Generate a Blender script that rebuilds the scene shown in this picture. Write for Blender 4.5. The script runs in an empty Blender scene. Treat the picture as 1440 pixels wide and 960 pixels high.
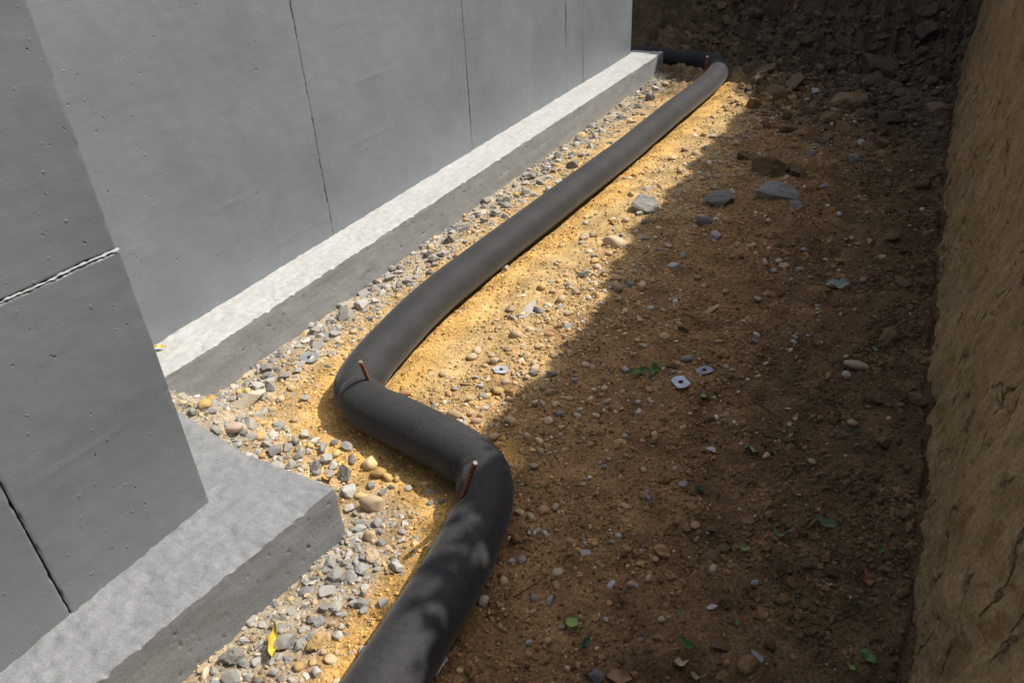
import bpy, bmesh, math, random
import numpy as np
from mathutils import Vector, Matrix, Quaternion
random.seed(7); RNG = np.random.default_rng(11)
S = bpy.context.scene; COL = S.collection

# ------------------------------------------------------------------ camera
F = 1050.0; CH = 1.4                      # focal length in photo pixels, camera height
_N = np.array([90.0, 1670.0, F]); UPC = -_N/np.linalg.norm(_N)
_V = np.array([680.0, -697.0, F]); YC = _V/np.linalg.norm(_V); YC -= UPC*(YC@UPC); YC /= np.linalg.norm(YC)
XC = np.cross(YC, UPC); R = np.array([XC, YC, UPC])
cam = bpy.data.cameras.new('camera'); camo = bpy.data.objects.new('camera', cam); COL.objects.link(camo)
M = Matrix.Identity(4)
for i in range(3):
    M[i][0] = R[i, 0]; M[i][1] = -R[i, 1]; M[i][2] = -R[i, 2]
M[2][3] = CH
camo.matrix_world = M
cam.sensor_width = 36; cam.lens = F/1440*36; cam.clip_start = 0.02; cam.clip_end = 500
S.camera = camo

# ------------------------------------------------------------------ world, sun, exposure
SUN = np.array([0.556, 0.488, 1.0]); SUN /= np.linalg.norm(SUN)      # towards the sun
w = bpy.data.worlds.new('World'); S.world = w; w.use_nodes = True
nt = w.node_tree; sky = nt.nodes.new('ShaderNodeTexSky'); sky.sky_type = 'NISHITA'; sky.sun_disc = False
sky.dust_density = 3.0; sky.ozone_density = .6; sky.sun_elevation = math.asin(SUN[2]); sky.sun_rotation = math.atan2(SUN[0], SUN[1])
nt.links.new(sky.outputs[0], nt.nodes['Background'].inputs[0]); nt.nodes['Background'].inputs[1].default_value = 0.125
sl = bpy.data.lights.new('sun', 'SUN'); sl.energy = 3.6; sl.angle = math.radians(0.53); sl.color = (1, 0.95, 0.86)
so = bpy.data.objects.new('sun', sl); COL.objects.link(so); so.location = (3, 3, 8)
so.rotation_euler = Vector(SUN).to_track_quat('Z', 'Y').to_euler()
S.view_settings.view_transform = 'Standard'; S.view_settings.look = 'None'; S.view_settings.gamma = 1
S.view_settings.exposure = 0.56
S.render.engine = 'CYCLES'

# ------------------------------------------------------------------ helpers
def ray(px, py): return R @ np.array([px-720.0, py-480.0, F])
def at(px, py, z=0.0):
    d = ray(px, py); t = (z-CH)/d[2]; return np.array([0, 0, CH])+d*t
FWD = R[:, 2]
def depth(P): return float((np.asarray(P)-np.array([0, 0, CH])) @ FWD)
def project(P):
    q = (np.asarray(P, float)-np.array([0, 0, CH])) @ R
    return q[..., 0]/q[..., 2]*F+720, q[..., 1]/q[..., 2]*F+480, q[..., 2]

def _h(ix, iy, s):
    n = (ix.astype(np.int64)*374761393+iy.astype(np.int64)*668265263+s*974634777) & 0xffffffff
    n = ((n ^ (n >> 13))*1274126177) & 0xffffffff
    n = ((n ^ (n >> 16))*2246822519) & 0xffffffff
    return ((n ^ (n >> 15)) & 0xffffff)/float(0xffffff)
def vnoise(x, y, s=0):                                   # gradient noise, about -1..1
    x = np.asarray(x, float); y = np.asarray(y, float)
    ix = np.floor(x); iy = np.floor(y); fx = x-ix; fy = y-iy
    u = fx*fx*fx*(fx*(fx*6-15)+10); v = fy*fy*fy*(fy*(fy*6-15)+10)
    def g(a, b):
        an = _h(ix+a, iy+b, s)*6.2831853
        return np.cos(an)*(fx-a)+np.sin(an)*(fy-b)
    return 1.5*((g(0, 0)*(1-u)+g(1, 0)*u)*(1-v)+(g(0, 1)*(1-u)+g(1, 1)*u)*v)
def fbm(x, y, sc, o=3, s=0, gain=0.5):
    r = 0; a = 1
    for i in range(o):
        r = r+a*vnoise(x*sc+17.3*i, y*sc-9.1*i, s+i); a *= gain; sc *= 2.03
    return r
def sstep(a, b, x):
    t = np.clip((np.asarray(x, float)-a)/(b-a), 0, 1); return t*t*(3-2*t)

def link(o, parent=None):
    COL.objects.link(o)
    if parent is not None: o.parent = parent
    return o
def mesh_np(name, V, Fc, mat=None, parent=None, smooth=True, col=None, uv=None):
    """one mesh object from numpy arrays; faces all of one size (3 or 4)"""
    V = np.ascontiguousarray(V, np.float32); Fc = np.ascontiguousarray(Fc, np.int32); k = Fc.shape[1]
    me = bpy.data.meshes.new(name)
    me.vertices.add(len(V)); me.vertices.foreach_set('co', V.ravel())
    me.loops.add(Fc.size); me.loops.foreach_set('vertex_index', Fc.ravel())
    me.polygons.add(len(Fc)); me.polygons.foreach_set('loop_start', np.arange(0, Fc.size, k, dtype=np.int32))
    me.polygons.foreach_set('use_smooth', np.full(len(Fc), bool(smooth)))
    me.update(calc_edges=True)
    if col is not None:
        a = me.color_attributes.new('Col', 'FLOAT_COLOR', 'POINT')
        c4 = np.ones((len(V), 4), np.float32); c4[:, :3] = col; a.data.foreach_set('color', c4.ravel())
    if uv is not None:
        l = me.uv_layers.new(name='UVMap'); l.data.foreach_set('uv', np.ascontiguousarray(uv[Fc.ravel()], np.float32).ravel())
    if mat: me.materials.append(mat)
    return link(bpy.data.objects.new(name, me), parent)
def grid_faces(n, m):
    i = np.arange(n*m).reshape(n, m)
    return np.stack([i[:-1, :-1], i[1:, :-1], i[1:, 1:], i[:-1, 1:]], -1).reshape(-1, 4)
def tag(o, label=None, cat=None, group=None, kind=None):
    if label: o['label'] = label
    if cat: o['category'] = cat
    if group: o['group'] = group
    if kind: o['kind'] = kind
    return o
def empty(name, loc=(0, 0, 0)):
    o = bpy.data.objects.new(name, None); o.location = loc; o.empty_display_size = 0.1; return link(o)

# ------------------------------------------------------------------ materials
class NB:
    def __init__(s, name):
        s.m = bpy.data.materials.new(name); s.m.use_nodes = True; s.t = s.m.node_tree; s.b = s.t.nodes['Principled BSDF']
    def n(s, typ, **kw):
        nd = s.t.nodes.new('ShaderNode'+typ)
        for k, v in kw.items():
            if hasattr(nd, k) and k not in nd.inputs: setattr(nd, k, v)
            else: s.set(nd, k, v)
        return nd
    def set(s, nd, k, v):
        i = nd.inputs[k]
        if isinstance(v, bpy.types.NodeSocket): s.t.links.new(v, i)
        else: i.default_value = v
    def coord(s, scale=(1, 1, 1), rot=(0, 0, 0), kind='Object'):
        c = s.n('TexCoord'); mp = s.n('Mapping'); s.t.links.new(c.outputs[kind], mp.inputs[0])
        mp.inputs['Scale'].default_value = scale; mp.inputs['Rotation'].default_value = rot; return mp.outputs[0]
    def noise(s, co, scale, detail=4, rough=0.6):
        nd = s.n('TexNoise'); s.t.links.new(co, nd.inputs['Vector']); nd.inputs['Scale'].default_value = scale
        nd.inputs['Detail'].default_value = detail; nd.inputs['Roughness'].default_value = rough; return nd.outputs[0]
    def ramp(s, f, stops):
        nd = s.n('ValToRGB'); s.t.links.new(f, nd.inputs[0]); e = nd.color_ramp.elements
        while len(e) < len(stops): e.new(0.5)
        for q, (p, c) in zip(e, stops):
            q.position = p; q.color = (c, c, c, 1) if isinstance(c, (int, float)) else (*c, 1)
        return nd.outputs[0]
    def mix(s, a, b, f=0.5, mode='MIX'):
        nd = s.n('Mix', data_type='RGBA', blend_type=mode)
        for k, v in ((0, f), (6, a), (7, b)):
            if isinstance(v, bpy.types.NodeSocket): s.t.links.new(v, nd.inputs[k])
            else: nd.inputs[k].default_value = v if k == 0 else (*v, 1)
        return nd.outputs[2]
    def math(s, op, a, b=0.0):
        nd = s.n('Math', operation=op)
        for k, v in ((0, a), (1, b)):
            if isinstance(v, bpy.types.NodeSocket): s.t.links.new(v, nd.inputs[k])
            else: nd.inputs[k].default_value = v
        return nd.outputs[0]
    def bump(s, h, strength, dist, prev=None):
        nd = s.n('Bump'); s.t.links.new(h, nd.inputs['Height']); nd.inputs['Strength'].default_value = strength
        nd.inputs['Distance'].default_value = dist
        if prev is not None: s.t.links.new(prev, nd.inputs['Normal'])
        return nd.outputs[0]
    def out(s, color=None, rough=0.8, normal=None, spec=0.3, metal=0.0):
        for k, v in (('Base Color', color), ('Roughness', rough), ('Normal', normal), ('Specular IOR Level', spec), ('Metallic', metal)):
            if v is None: continue
            i = s.b.inputs[k]
            if isinstance(v, bpy.types.NodeSocket): s.t.links.new(v, i)
            elif k == 'Base Color': i.default_value = (*v, 1)
            else: i.default_value = v
        return s.m

def mat_earth(name, bump=1.0):   # crumb shapes come from the mesh, grain and damp patches from here
    b = NB(name); co = b.coord(); a = b.n('VertexColor', layer_name='Col').outputs[0]
    n1 = b.noise(co, 9, 6, .65); n2 = b.noise(co, 140, 5, .7); n3 = b.noise(co, 420, 2, .6)
    c = b.mix(a, b.ramp(n1, [(.3, .72), (.7, 1.25)]), 1, 'MULTIPLY')
    c = b.mix(c, b.ramp(n2, [(.32, .42), (.70, 1.5)]), 1, 'MULTIPLY'); c = b.mix(c, b.ramp(n3, [(.3, .7), (.7, 1.3)]), 1, 'MULTIPLY')
    nr = b.bump(n2, .8*bump, .0030); nr = b.bump(n3, .6*bump, .0010, nr)
    return b.out(c, .95, nr, .12)
def mat_clay():
    b = NB('clay_bank'); co = b.coord(); a = b.n('VertexColor', layer_name='Col').outputs[0]
    n1 = b.noise(co, 6, 5, .6); n2 = b.noise(co, 120, 5, .65); n3 = b.noise(co, 30, 4, .6)
    c = b.mix(a, b.ramp(n1, [(.3, .84), (.7, 1.14)]), 1, 'MULTIPLY'); c = b.mix(c, b.ramp(n2, [(.3, .66), (.7, 1.3)]), 1, 'MULTIPLY')
    # fine drying cracks: thin edges of stretched, wobbled cells, only in patches
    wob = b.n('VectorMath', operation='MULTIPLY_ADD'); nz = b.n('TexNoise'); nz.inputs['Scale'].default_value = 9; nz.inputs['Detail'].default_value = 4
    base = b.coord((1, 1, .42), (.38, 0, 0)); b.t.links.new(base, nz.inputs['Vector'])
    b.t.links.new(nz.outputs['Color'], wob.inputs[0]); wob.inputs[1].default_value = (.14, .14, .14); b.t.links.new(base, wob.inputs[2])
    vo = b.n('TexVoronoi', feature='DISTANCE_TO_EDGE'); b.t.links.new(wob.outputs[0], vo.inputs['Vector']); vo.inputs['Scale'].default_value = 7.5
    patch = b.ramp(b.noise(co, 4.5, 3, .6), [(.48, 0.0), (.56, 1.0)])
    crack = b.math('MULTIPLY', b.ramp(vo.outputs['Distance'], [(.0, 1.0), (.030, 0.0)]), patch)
    str_ = b.noise(b.coord((1, 1, .16), (.38, 0, 0)), 42, 4, .65)           # scrape grain
    c = b.mix(c, b.ramp(str_, [(.32, .82), (.68, 1.14)]), 1, 'MULTIPLY'); c = b.mix(c, (.10, .066, .034), b.math('MULTIPLY', crack, .7))  # crack lines get a darker colour that paints in the shade inside them
    nr = b.bump(n3, .5, .008); nr = b.bump(str_, .7, .006, nr); nr = b.bump(n2, .8, .003, nr); nr = b.bump(b.math('SUBTRACT', 1.0, crack), .9, .010, nr)
    return b.out(c, .9, nr, .15)
def mat_crumb():
    b = NB('soil_crumb'); co = b.coord(); a = b.n('VertexColor', layer_name='Col').outputs[0]
    n = b.noise(co, 260, 3, .6)
    return b.out(b.mix(a, b.ramp(n, [(.3, .7), (.7, 1.3)]), 1, 'MULTIPLY'), .92, b.bump(n, .5, .0008), .15)
def mat_stone(name, rough=.8, bs=.5):
    b = NB(name); co = b.coord(); oi = b.n('ObjectInfo')
    n1 = b.noise(co, 22, 5, .6); n2 = b.noise(co, 190, 4, .7)
    c = b.mix(oi.outputs['Color'], b.ramp(n1, [(.3, .68), (.7, 1.3)]), 1, 'MULTIPLY')
    c = b.mix(c, b.ramp(n2, [(.3, .75), (.7, 1.25)]), 1, 'MULTIPLY')
    c = b.mix(c, (.46, .31, .13), b.ramp(b.noise(co, 35, 3, .6), [(.52, 0.0), (.75, .5)]))
    return b.out(c, rough, b.bump(n2, bs, .0014), .25)
def mat_paint(name, col, rough=(.42, .62), streak=True, pit=1.0, dust=.25):
    b = NB(name); co = b.coord()
    n1 = b.noise(co, 1.6, 5, .6); n2 = b.noise(co, 38, 4, .6); n3 = b.noise(co, 150, 3, .55)
    c = b.mix(col, b.ramp(n1, [(.3, .86), (.7, 1.12)]), 1, 'MULTIPLY')
    c = b.mix(c, tuple(min(1, k*1.7+.03) for k in col), b.ramp(b.noise(co, 5, 6, .7), [(.5, 0.0), (.8, dust)]))
    pit_ = b.ramp(b.noise(b.coord((0, 1, 1)), 46, 2, .45), [(.235, 0.0), (.275, 1.0)])
    lump = b.ramp(b.noise(b.coord((0, 1, 1), (.3, 0, 0)), 60, 1, .4), [(.72, 0.0), (.80, 1.0)])
    nr = b.bump(n2, .16, .003); nr = b.bump(n3, .30, .0012, nr); nr = b.bump(pit_, .8, .003*pit, nr); nr = b.bump(lump, .6, .002, nr)
    if streak:
        st = b.noise(b.coord((1.2, .5, 30), (.06, 0, 0)), 1.5, 3, .5); nr = b.bump(st, .06, .01, nr)
    c = b.mix(c, tuple(k*.4 for k in col), b.math('MULTIPLY', b.math('SUBTRACT', 1.0, pit_), .2*pit))
    return b.out(c, b.ramp(n1, [(.3, rough[0]), (.7, rough[1])]), nr, .4)
def mat_footing():
    # top faces carry cement dust, sides keep the grey slurry coat (a vertex colour marks the dusted top)
    b = NB('footing_concrete'); co = b.coord(); a = b.n('VertexColor', layer_name='Col').outputs[0]
    n1 = b.noise(co, 7, 6, .7); n2 = b.noise(co, 85, 5, .7); n3 = b.noise(b.coord((1, .12, 9)), 16, 4, .6)
    n4 = b.noise(co, 260, 3, .7)
    c = b.mix(a, b.ramp(n1, [(.3, .94), (.7, 1.05)]), 1, 'MULTIPLY'); c = b.mix(c, b.ramp(n4, [(.3, .72), (.6, 1.12)]), 1, 'MULTIPLY')
    nr = b.bump(n2, .5, .0012); nr = b.bump(n3, .25, .002, nr); nr = b.bump(n4, .5, .0004, nr); nr = b.bump(b.noise(b.coord((1, 3.2, 14), (0, 0, .75)), 34, 5, .7), .45, .003, nr)
    return b.out(c, b.ramp(n1, [(.35, .42), (.65, .7)]), nr, .45)
def mat_pipe():
    b = NB('black_filter_sleeve'); co = b.coord(); uv = b.coord((1, 1, 1), kind='UV')
    sx = b.n('SeparateXYZ', Vector=uv)
    warp = b.math('ADD', sx.outputs[0], b.math('MULTIPLY', b.noise(co, 14, 2, .5), .004))
    rib = b.math('SINE', b.math('MULTIPLY', warp, 2*math.pi/.0115))
    n1 = b.noise(co, 6, 5, .65); n2 = b.noise(co, 420, 3, .7)
    sc = b.noise(b.coord((9, 4, 1), (0, 0, .5), kind='UV'), 9, 6, .8)
    dust = b.math('MULTIPLY', b.ramp(n1, [(.40, .40), (.68, .8)]), b.ramp(sc, [(.40, .35), (.78, 1.0)]))
    c = b.mix((.012, .0125, .014), (.064, .063, .063), dust)
    c = b.mix(c, b.ramp(n2, [(.3, .75), (.7, 1.3)]), 1, 'MULTIPLY')
    fl = b.noise(b.coord((10, 46, 1), (0, 0, .25), kind='UV'), 9, 2, .5)
    c = b.mix(c, (.24, .23, .21), b.math('MULTIPLY', b.ramp(fl, [(.70, 0.0), (.76, .75)]), b.ramp(b.noise(co, 9, 3, .6), [(.45, 0.0), (.65, 1.0)])))
    nr = b.bump(rib, .05, .002); nr = b.bump(n2, .5, .0006, nr); nr = b.bump(b.noise(co, 45, 3, .5), .15, .004, nr)
    b.b.inputs['Sheen Weight'].default_value = .16; b.b.inputs['Sheen Roughness'].default_value = .45
    b.b.inputs['Sheen Tint'].default_value = (.8, .78, .75, 1)
    return b.out(c, .72, nr, .3)
def mat_rust():
    b = NB('rusty_steel'); co = b.coord(); n = b.noise(co, 90, 4, .7)
    return b.out(b.ramp(n, [(.3, (.10, .035, .018)), (.55, (.24, .10, .055)), (.75, (.33, .19, .13))]), .85, b.bump(n, .5, .002), .3)
def mat_plain(name, col, rough=.6, metal=0., var=.3, sc=60, spec=.4):
    b = NB(name); n = b.noise(b.coord(), sc, 4, .6)
    return b.out(b.mix(col, b.ramp(n, [(.3, 1-var), (.7, 1+var)]), 1, 'MULTIPLY'), rough, b.bump(n, .25, .002), spec, metal)
def mat_leaf(name):
    b = NB(name); oi = b.n('ObjectInfo'); n = b.noise(b.coord(), 60, 4, .6)
    c = b.mix(oi.outputs['Color'], b.ramp(n, [(.3, .7), (.7, 1.25)]), 1, 'MULTIPLY')
    b.b.inputs['Transmission Weight'].default_value = 0
    return b.out(c, .55, b.bump(n, .3, .002), .4)
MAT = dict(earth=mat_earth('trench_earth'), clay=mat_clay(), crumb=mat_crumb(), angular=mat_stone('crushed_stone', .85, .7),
           round=mat_stone('river_pebble', .7, .3), clod=mat_stone('earth_clod', .95, 1.0),
           wall_far=mat_paint('grey_wall_coat', (.176, .196, .210), dust=.2), wall_near=mat_paint('dark_grey_wall_coat', (.152, .166, .178), (.34, .48), pit=1.2, dust=.15),
           footing=mat_footing(), pipe=mat_pipe(), rust=mat_rust(), tip=mat_plain('cut_steel', (.26, .22, .20), .6, .2),
           zinc=mat_plain('galvanised_steel', (.47, .50, .54), .5, .55, .25, 40), leaf=mat_leaf('leaf'), mortar=mat_plain('mortar_ridge', (.34, .345, .35), .8, 0, .3, 80),
           foliage=mat_plain('bush_leaves', (.07, .12, .03), .6, 0, .4, 8), bark=mat_plain('bark', (.12, .085, .055), .9, 0, .4, 30),
           turf=mat_plain('turf_soil', (.10, .085, .045), .95, 0, .4, 6, .1), gap=mat_plain('joint_shadow_gap', (.05, .05, .052), .95, 0, .3, 50))

# ------------------------------------------------------------------ terrain shape
FOOT = dict(bx0=-1.859, by0=1.0, bx1=-1.937, by1=5.971)           # far footing outer edge line
def bank_x(y): return np.interp(y, [-4, .3, 1.126, 1.877, 2.322, 2.827, 4.182, 7.1], [.24, .22, .197, .186, .167, .158, .13, .119])
def foot_x(y): return np.interp(y, [1.0, 5.97], [-1.857, -1.937])
LEAN = .10
PIPE_PTS = np.array([(-.62, -3.0), (-.635, -1.6), (-.655, -.4), (-.672, .3), (-.688, .623), (-.70, .77), (-.712, .90), (-.735, 1.03), (-.772, 1.155), (-.835, 1.242),
    (-.925, 1.277), (-1.03, 1.298), (-1.15, 1.318), (-1.275, 1.340), (-1.37, 1.395), (-1.408, 1.50), (-1.437, 1.671), (-1.468, 1.985), (-1.468, 2.348), (-1.441, 3.077),
    (-1.424, 4.173), (-1.418, 5.10), (-1.425, 5.56), (-1.475, 5.90), (-1.63, 6.07), (-1.90, 6.13), (-2.4, 6.16), (-4.2, 6.2)])
def catmull(P, step):
    out = []
    P = np.vstack([2*P[0]-P[1], P, 2*P[-1]-P[-2]])
    for i in range(1, len(P)-2):
        p0, p1, p2, p3 = P[i-1:i+3]; n = max(2, int(np.linalg.norm(p2-p1)/step)); a = .5
        t0 = 0; t1 = t0+np.linalg.norm(p1-p0)**a; t2 = t1+np.linalg.norm(p2-p1)**a; t3 = t2+np.linalg.norm(p3-p2)**a
        t = np.linspace(t1, t2, n, endpoint=False)[:, None]
        A1 = (t1-t)/(t1-t0)*p0+(t-t0)/(t1-t0)*p1; A2 = (t2-t)/(t2-t1)*p1+(t-t1)/(t2-t1)*p2; A3 = (t3-t)/(t3-t2)*p2+(t-t2)/(t3-t2)*p3
        B1 = (t2-t)/(t2-t0)*A1+(t-t0)/(t2-t0)*A2; B2 = (t3-t)/(t3-t1)*A2+(t-t1)/(t3-t1)*A3
        out.append((t2-t)/(t2-t1)*B1+(t-t1)/(t2-t1)*B2)
    return np.vstack(out)
PATH = catmull(PIPE_PTS, .0075)
_pc = PATH[::8]
def pipe_dist(x, y):
    x = np.asarray(x, float); sh = x.shape; p = np.stack([x.ravel(), np.asarray(y, float).ravel()], 1); d = np.full(len(p), 9.0)
    m = (p[:, 0] > -2.6) & (p[:, 0] < -.2) & (p[:, 1] < 6.8)
    q = p[m]; r = np.full(len(q), 81.0)
    for c in _pc: r = np.minimum(r, ((q-c)**2).sum(1))
    d[m] = np.sqrt(r); return d.reshape(sh)
def heap(x, y):                                           # the broken earth rising at the end of the trench
    e = y-.35*vnoise(x*.9, 0*x, 71)-.10*(x+.6)*(x > -.6)*-1
    e = np.minimum(e, 7.6)
    return .38*sstep(6.1, 7.0, e)+.55*sstep(6.6, 7.2, e)+2.55*sstep(6.95, 7.6, e)
def G(x, y, fine=True):
    x = np.asarray(x, float); y = np.asarray(y, float)
    z = .012*fbm(x, y, 2.2, 3, 3)
    fx = foot_x(y)
    z = z-.012*np.exp(-((x-fx-.02)/.10)**2)*sstep(1.0, 1.3, y)*(1-sstep(5.7, 6.1, y))
    z = z-.012*np.exp(-((x+1.07)/.12)**2)*(1-sstep(.9, 1.15, y))
    z = z+.125*np.exp(-(np.maximum(0, -1.60-x)*0+np.maximum(0, x+1.66))**2/.013-np.maximum(0, y-1.06)**2/.012)
    z = z+.05*sstep(-.25, .2, x)+.015*sstep(-.8, -.3, x)
    z = z+heap(x, y)
    if fine:
        pd = pipe_dist(x, y)
        sand = (1-sstep(.12, .45, pd))
        lump = .55+.85*sstep(-.9, .1, x)+1.6*sstep(4.6, 6.6, y)
        z = z+(1-.25*sand)*lump*(.0145*fbm(x, y, 7, 3, 21)+.0045*fbm(x, y, 34, 2, 31))
        b = np.abs(fbm(x, y, 6, 3, 41)); z = z+lump*.03*sstep(4.8, 6.4, y)*(1-2*b)
        z = z+.0026*fbm(x, y, 80, 2, 51)*(1-.3*sand)
        z = z-.022*np.exp(-(pd/.07)**2)+.006*np.exp(-((pd-.12)/.04)**2)
        d = np.abs(x-bank_x(y)+.02*vnoise(y*5, 0*y, 5)); z = z-.018*np.exp(-(d/.007)**2)*(fbm(y*3, x*0, 1, 2, 6) > -.15)
    return z
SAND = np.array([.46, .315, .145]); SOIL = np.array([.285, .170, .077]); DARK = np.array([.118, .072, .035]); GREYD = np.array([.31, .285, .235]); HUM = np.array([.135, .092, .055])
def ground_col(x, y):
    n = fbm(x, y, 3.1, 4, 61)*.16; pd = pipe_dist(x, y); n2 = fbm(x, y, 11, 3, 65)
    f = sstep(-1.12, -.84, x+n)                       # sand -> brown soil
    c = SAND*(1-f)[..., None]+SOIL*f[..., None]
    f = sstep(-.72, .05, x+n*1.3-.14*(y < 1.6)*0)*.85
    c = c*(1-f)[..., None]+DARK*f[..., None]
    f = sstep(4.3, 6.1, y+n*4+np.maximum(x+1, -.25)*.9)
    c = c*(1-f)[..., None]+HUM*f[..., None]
    g = np.exp(-((x-foot_x(y)-.02)/.13)**2)*(y > 1.0)*(1-sstep(5.7, 6.0, y))+np.exp(-((x+1.05)/.14)**2)*(1-sstep(.95, 1.25, y))+np.exp(-(np.maximum(0, x+1.6)/.22)**2)*np.exp(-(np.maximum(0, y-1.05)/.12)**2)*(x < -1.1)
    g = np.clip(g*.7+n2*.35*(g > .1), 0, .75)
    c = c*(1-g)[..., None]+GREYD*g[..., None]
    s = (1-sstep(.10, .22, pd+n*.3))*.8*sstep(.02, .06, pd)*(1-sstep(5.55, 5.9, y))*(x < -.78)
    c = c*(1-s)[..., None]+np.array([.62, .37, .115])*s[..., None]
    return np.clip(c*(1+n2*.30)[..., None], .012, .9)

ys = [.15]
while ys[-1] < 7.7: ys.append(ys[-1]+(.0031+.0026*max(ys[-1], 0) if ys[-1] < 6 else .0125))
ya = np.concatenate([np.linspace(-3.6, .1, 24), ys, np.linspace(7.85, 9.5, 6)])
xa = np.concatenate([np.linspace(-6, -2.3, 30), np.arange(-2.26, .30, .0064), np.linspace(.36, .9, 5)])
gx, gy = np.meshgrid(xa, ya, indexing='ij')
gz = G(gx, gy)
gv = np.stack([gx, gy, gz], -1).reshape(-1, 3)
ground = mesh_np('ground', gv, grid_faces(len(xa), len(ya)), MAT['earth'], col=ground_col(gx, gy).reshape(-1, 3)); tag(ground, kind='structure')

# the cut clay bank; its top edge height follows where its shadow falls on the trench floor
_sh = [(-3.0, -.62), (.2, -.63), (.55, -.665), (.73, -.70), (.92, -.77), (1.06, -.875), (1.25, -.925), (1.48, -.94), (1.81, -.94), (2.18, -.915), (2.45, -.975), (2.93, -1.07), (3.72, -1.055), (4.2, -1.10), (5.17, -1.075), (5.74, -1.21), (6.1, -1.30)]
sx, sy, sz = SUN/SUN[2]
_ty = []; _tz = []
for yy, xx in _sh:
    t = (float(bank_x(yy+1.1))-xx)/(sx-LEAN); _ty.append(yy+sy*t); _tz.append(t)
def bank_top(y): return np.interp(y, _ty, _tz)
_b = [.3]
while _b[-1] < 8.2: _b.append(_b[-1]+.0045+.0030*_b[-1])
by = np.concatenate([np.linspace(-3.6, .28, 30), _b])
bs = np.concatenate([np.linspace(-.05, .40, 160), np.linspace(.407, .95, 50), np.linspace(.97, 1.0, 8)])
BY, BS = np.meshgrid(by, bs, indexing='ij')
top = bank_top(BY)+.075*fbm(BY, 0*BY, 4.5, 4, 91, .7)
BZ = BS*top
tilt = BY+BZ*.42                                          # bucket teeth drew slanting marks
bump = .013*fbm(tilt*2.2, BZ*.8, 1.5, 3, 101)+.0035*fbm(tilt, BZ*.30, 14, 3, 102, .5)+.0024*fbm(BY, BZ, 20, 4, 103, .6)
st_ = fbm(tilt, BZ*.22, 11, 3, 107); bump = bump+.009*np.clip(.25-np.abs(st_), 0, 1)*sstep(-.1, .3, fbm(BY, BZ, 3, 2, 108))     # raised edges of the scrape marks
pl = fbm(tilt, BZ*.5, 7, 3, 109); bump = bump-.006*sstep(.28, .30, pl)-.005*sstep(.52, .54, pl)+.004*sstep(-.34, -.36, pl)                                   # flakes broken out
crk = np.abs(fbm(tilt+.02*vnoise(BY*40, BZ*40, 3), BZ*.40, 5, 3, 104)); bump = bump-.022*np.exp(-(crk/.012)**2)*(fbm(BY, BZ, 2.4, 2, 105) > .0)
bump = bump*(1-sstep(.96, 1.0, BS)*.9)
BX = bank_x(BY)+LEAN*BZ-bump+.03*vnoise(BY*2.3, BZ*1.1, 7)*sstep(0, .3, BZ)
n = fbm(BY, BZ, 4, 4, 110); n2 = fbm(tilt, BZ*.3, 20, 3, 111)
bc = np.array([.385, .260, .128])*(1+.12*n+.10*n2)[..., None]
# flat ground on top of the bank as further columns of the same sheet
ext = [(0.12, 0.0), (.6, .05), (1.5, .0), (4, -.1), (40, -.2)]
BXe = np.stack([BX[:, -1]+e for e, _ in ext], 1); BZe = np.stack([BZ[:, -1]+h for _, h in ext], 1)
V = np.stack([np.concatenate([BX, BXe], 1), np.concatenate([BY, np.repeat(BY[:, :1], 5, 1)], 1), np.concatenate([BZ, BZe], 1)], -1)
bc = np.concatenate([bc, np.broadcast_to(np.array([.12, .10, .05]), (len(by), 5, 3))], 1)
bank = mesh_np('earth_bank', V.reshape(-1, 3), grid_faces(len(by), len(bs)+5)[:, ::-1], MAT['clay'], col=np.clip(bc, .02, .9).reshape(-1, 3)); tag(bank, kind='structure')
# surrounding land at the top of the excavation
def sheet(name, x0, x1, y0, y1, z):
    n = 9; X, Y = np.meshgrid(np.linspace(x0, x1, n), np.linspace(y0, y1, n), indexing='ij')
    return tag(mesh_np(name, np.stack([X, Y, z+.08*fbm(X, Y, .2, 2, 5)], -1).reshape(-1, 3), grid_faces(n, n), MAT['turf']), kind='structure')
sheet('terrain', -60, 60, 9.2, 90, 2.75); sheet('terrain', -60, 60, -90, -3.4, 2.2); sheet('terrain', -60, -5.8, -3.4, 9.2, 2.4)

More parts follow.
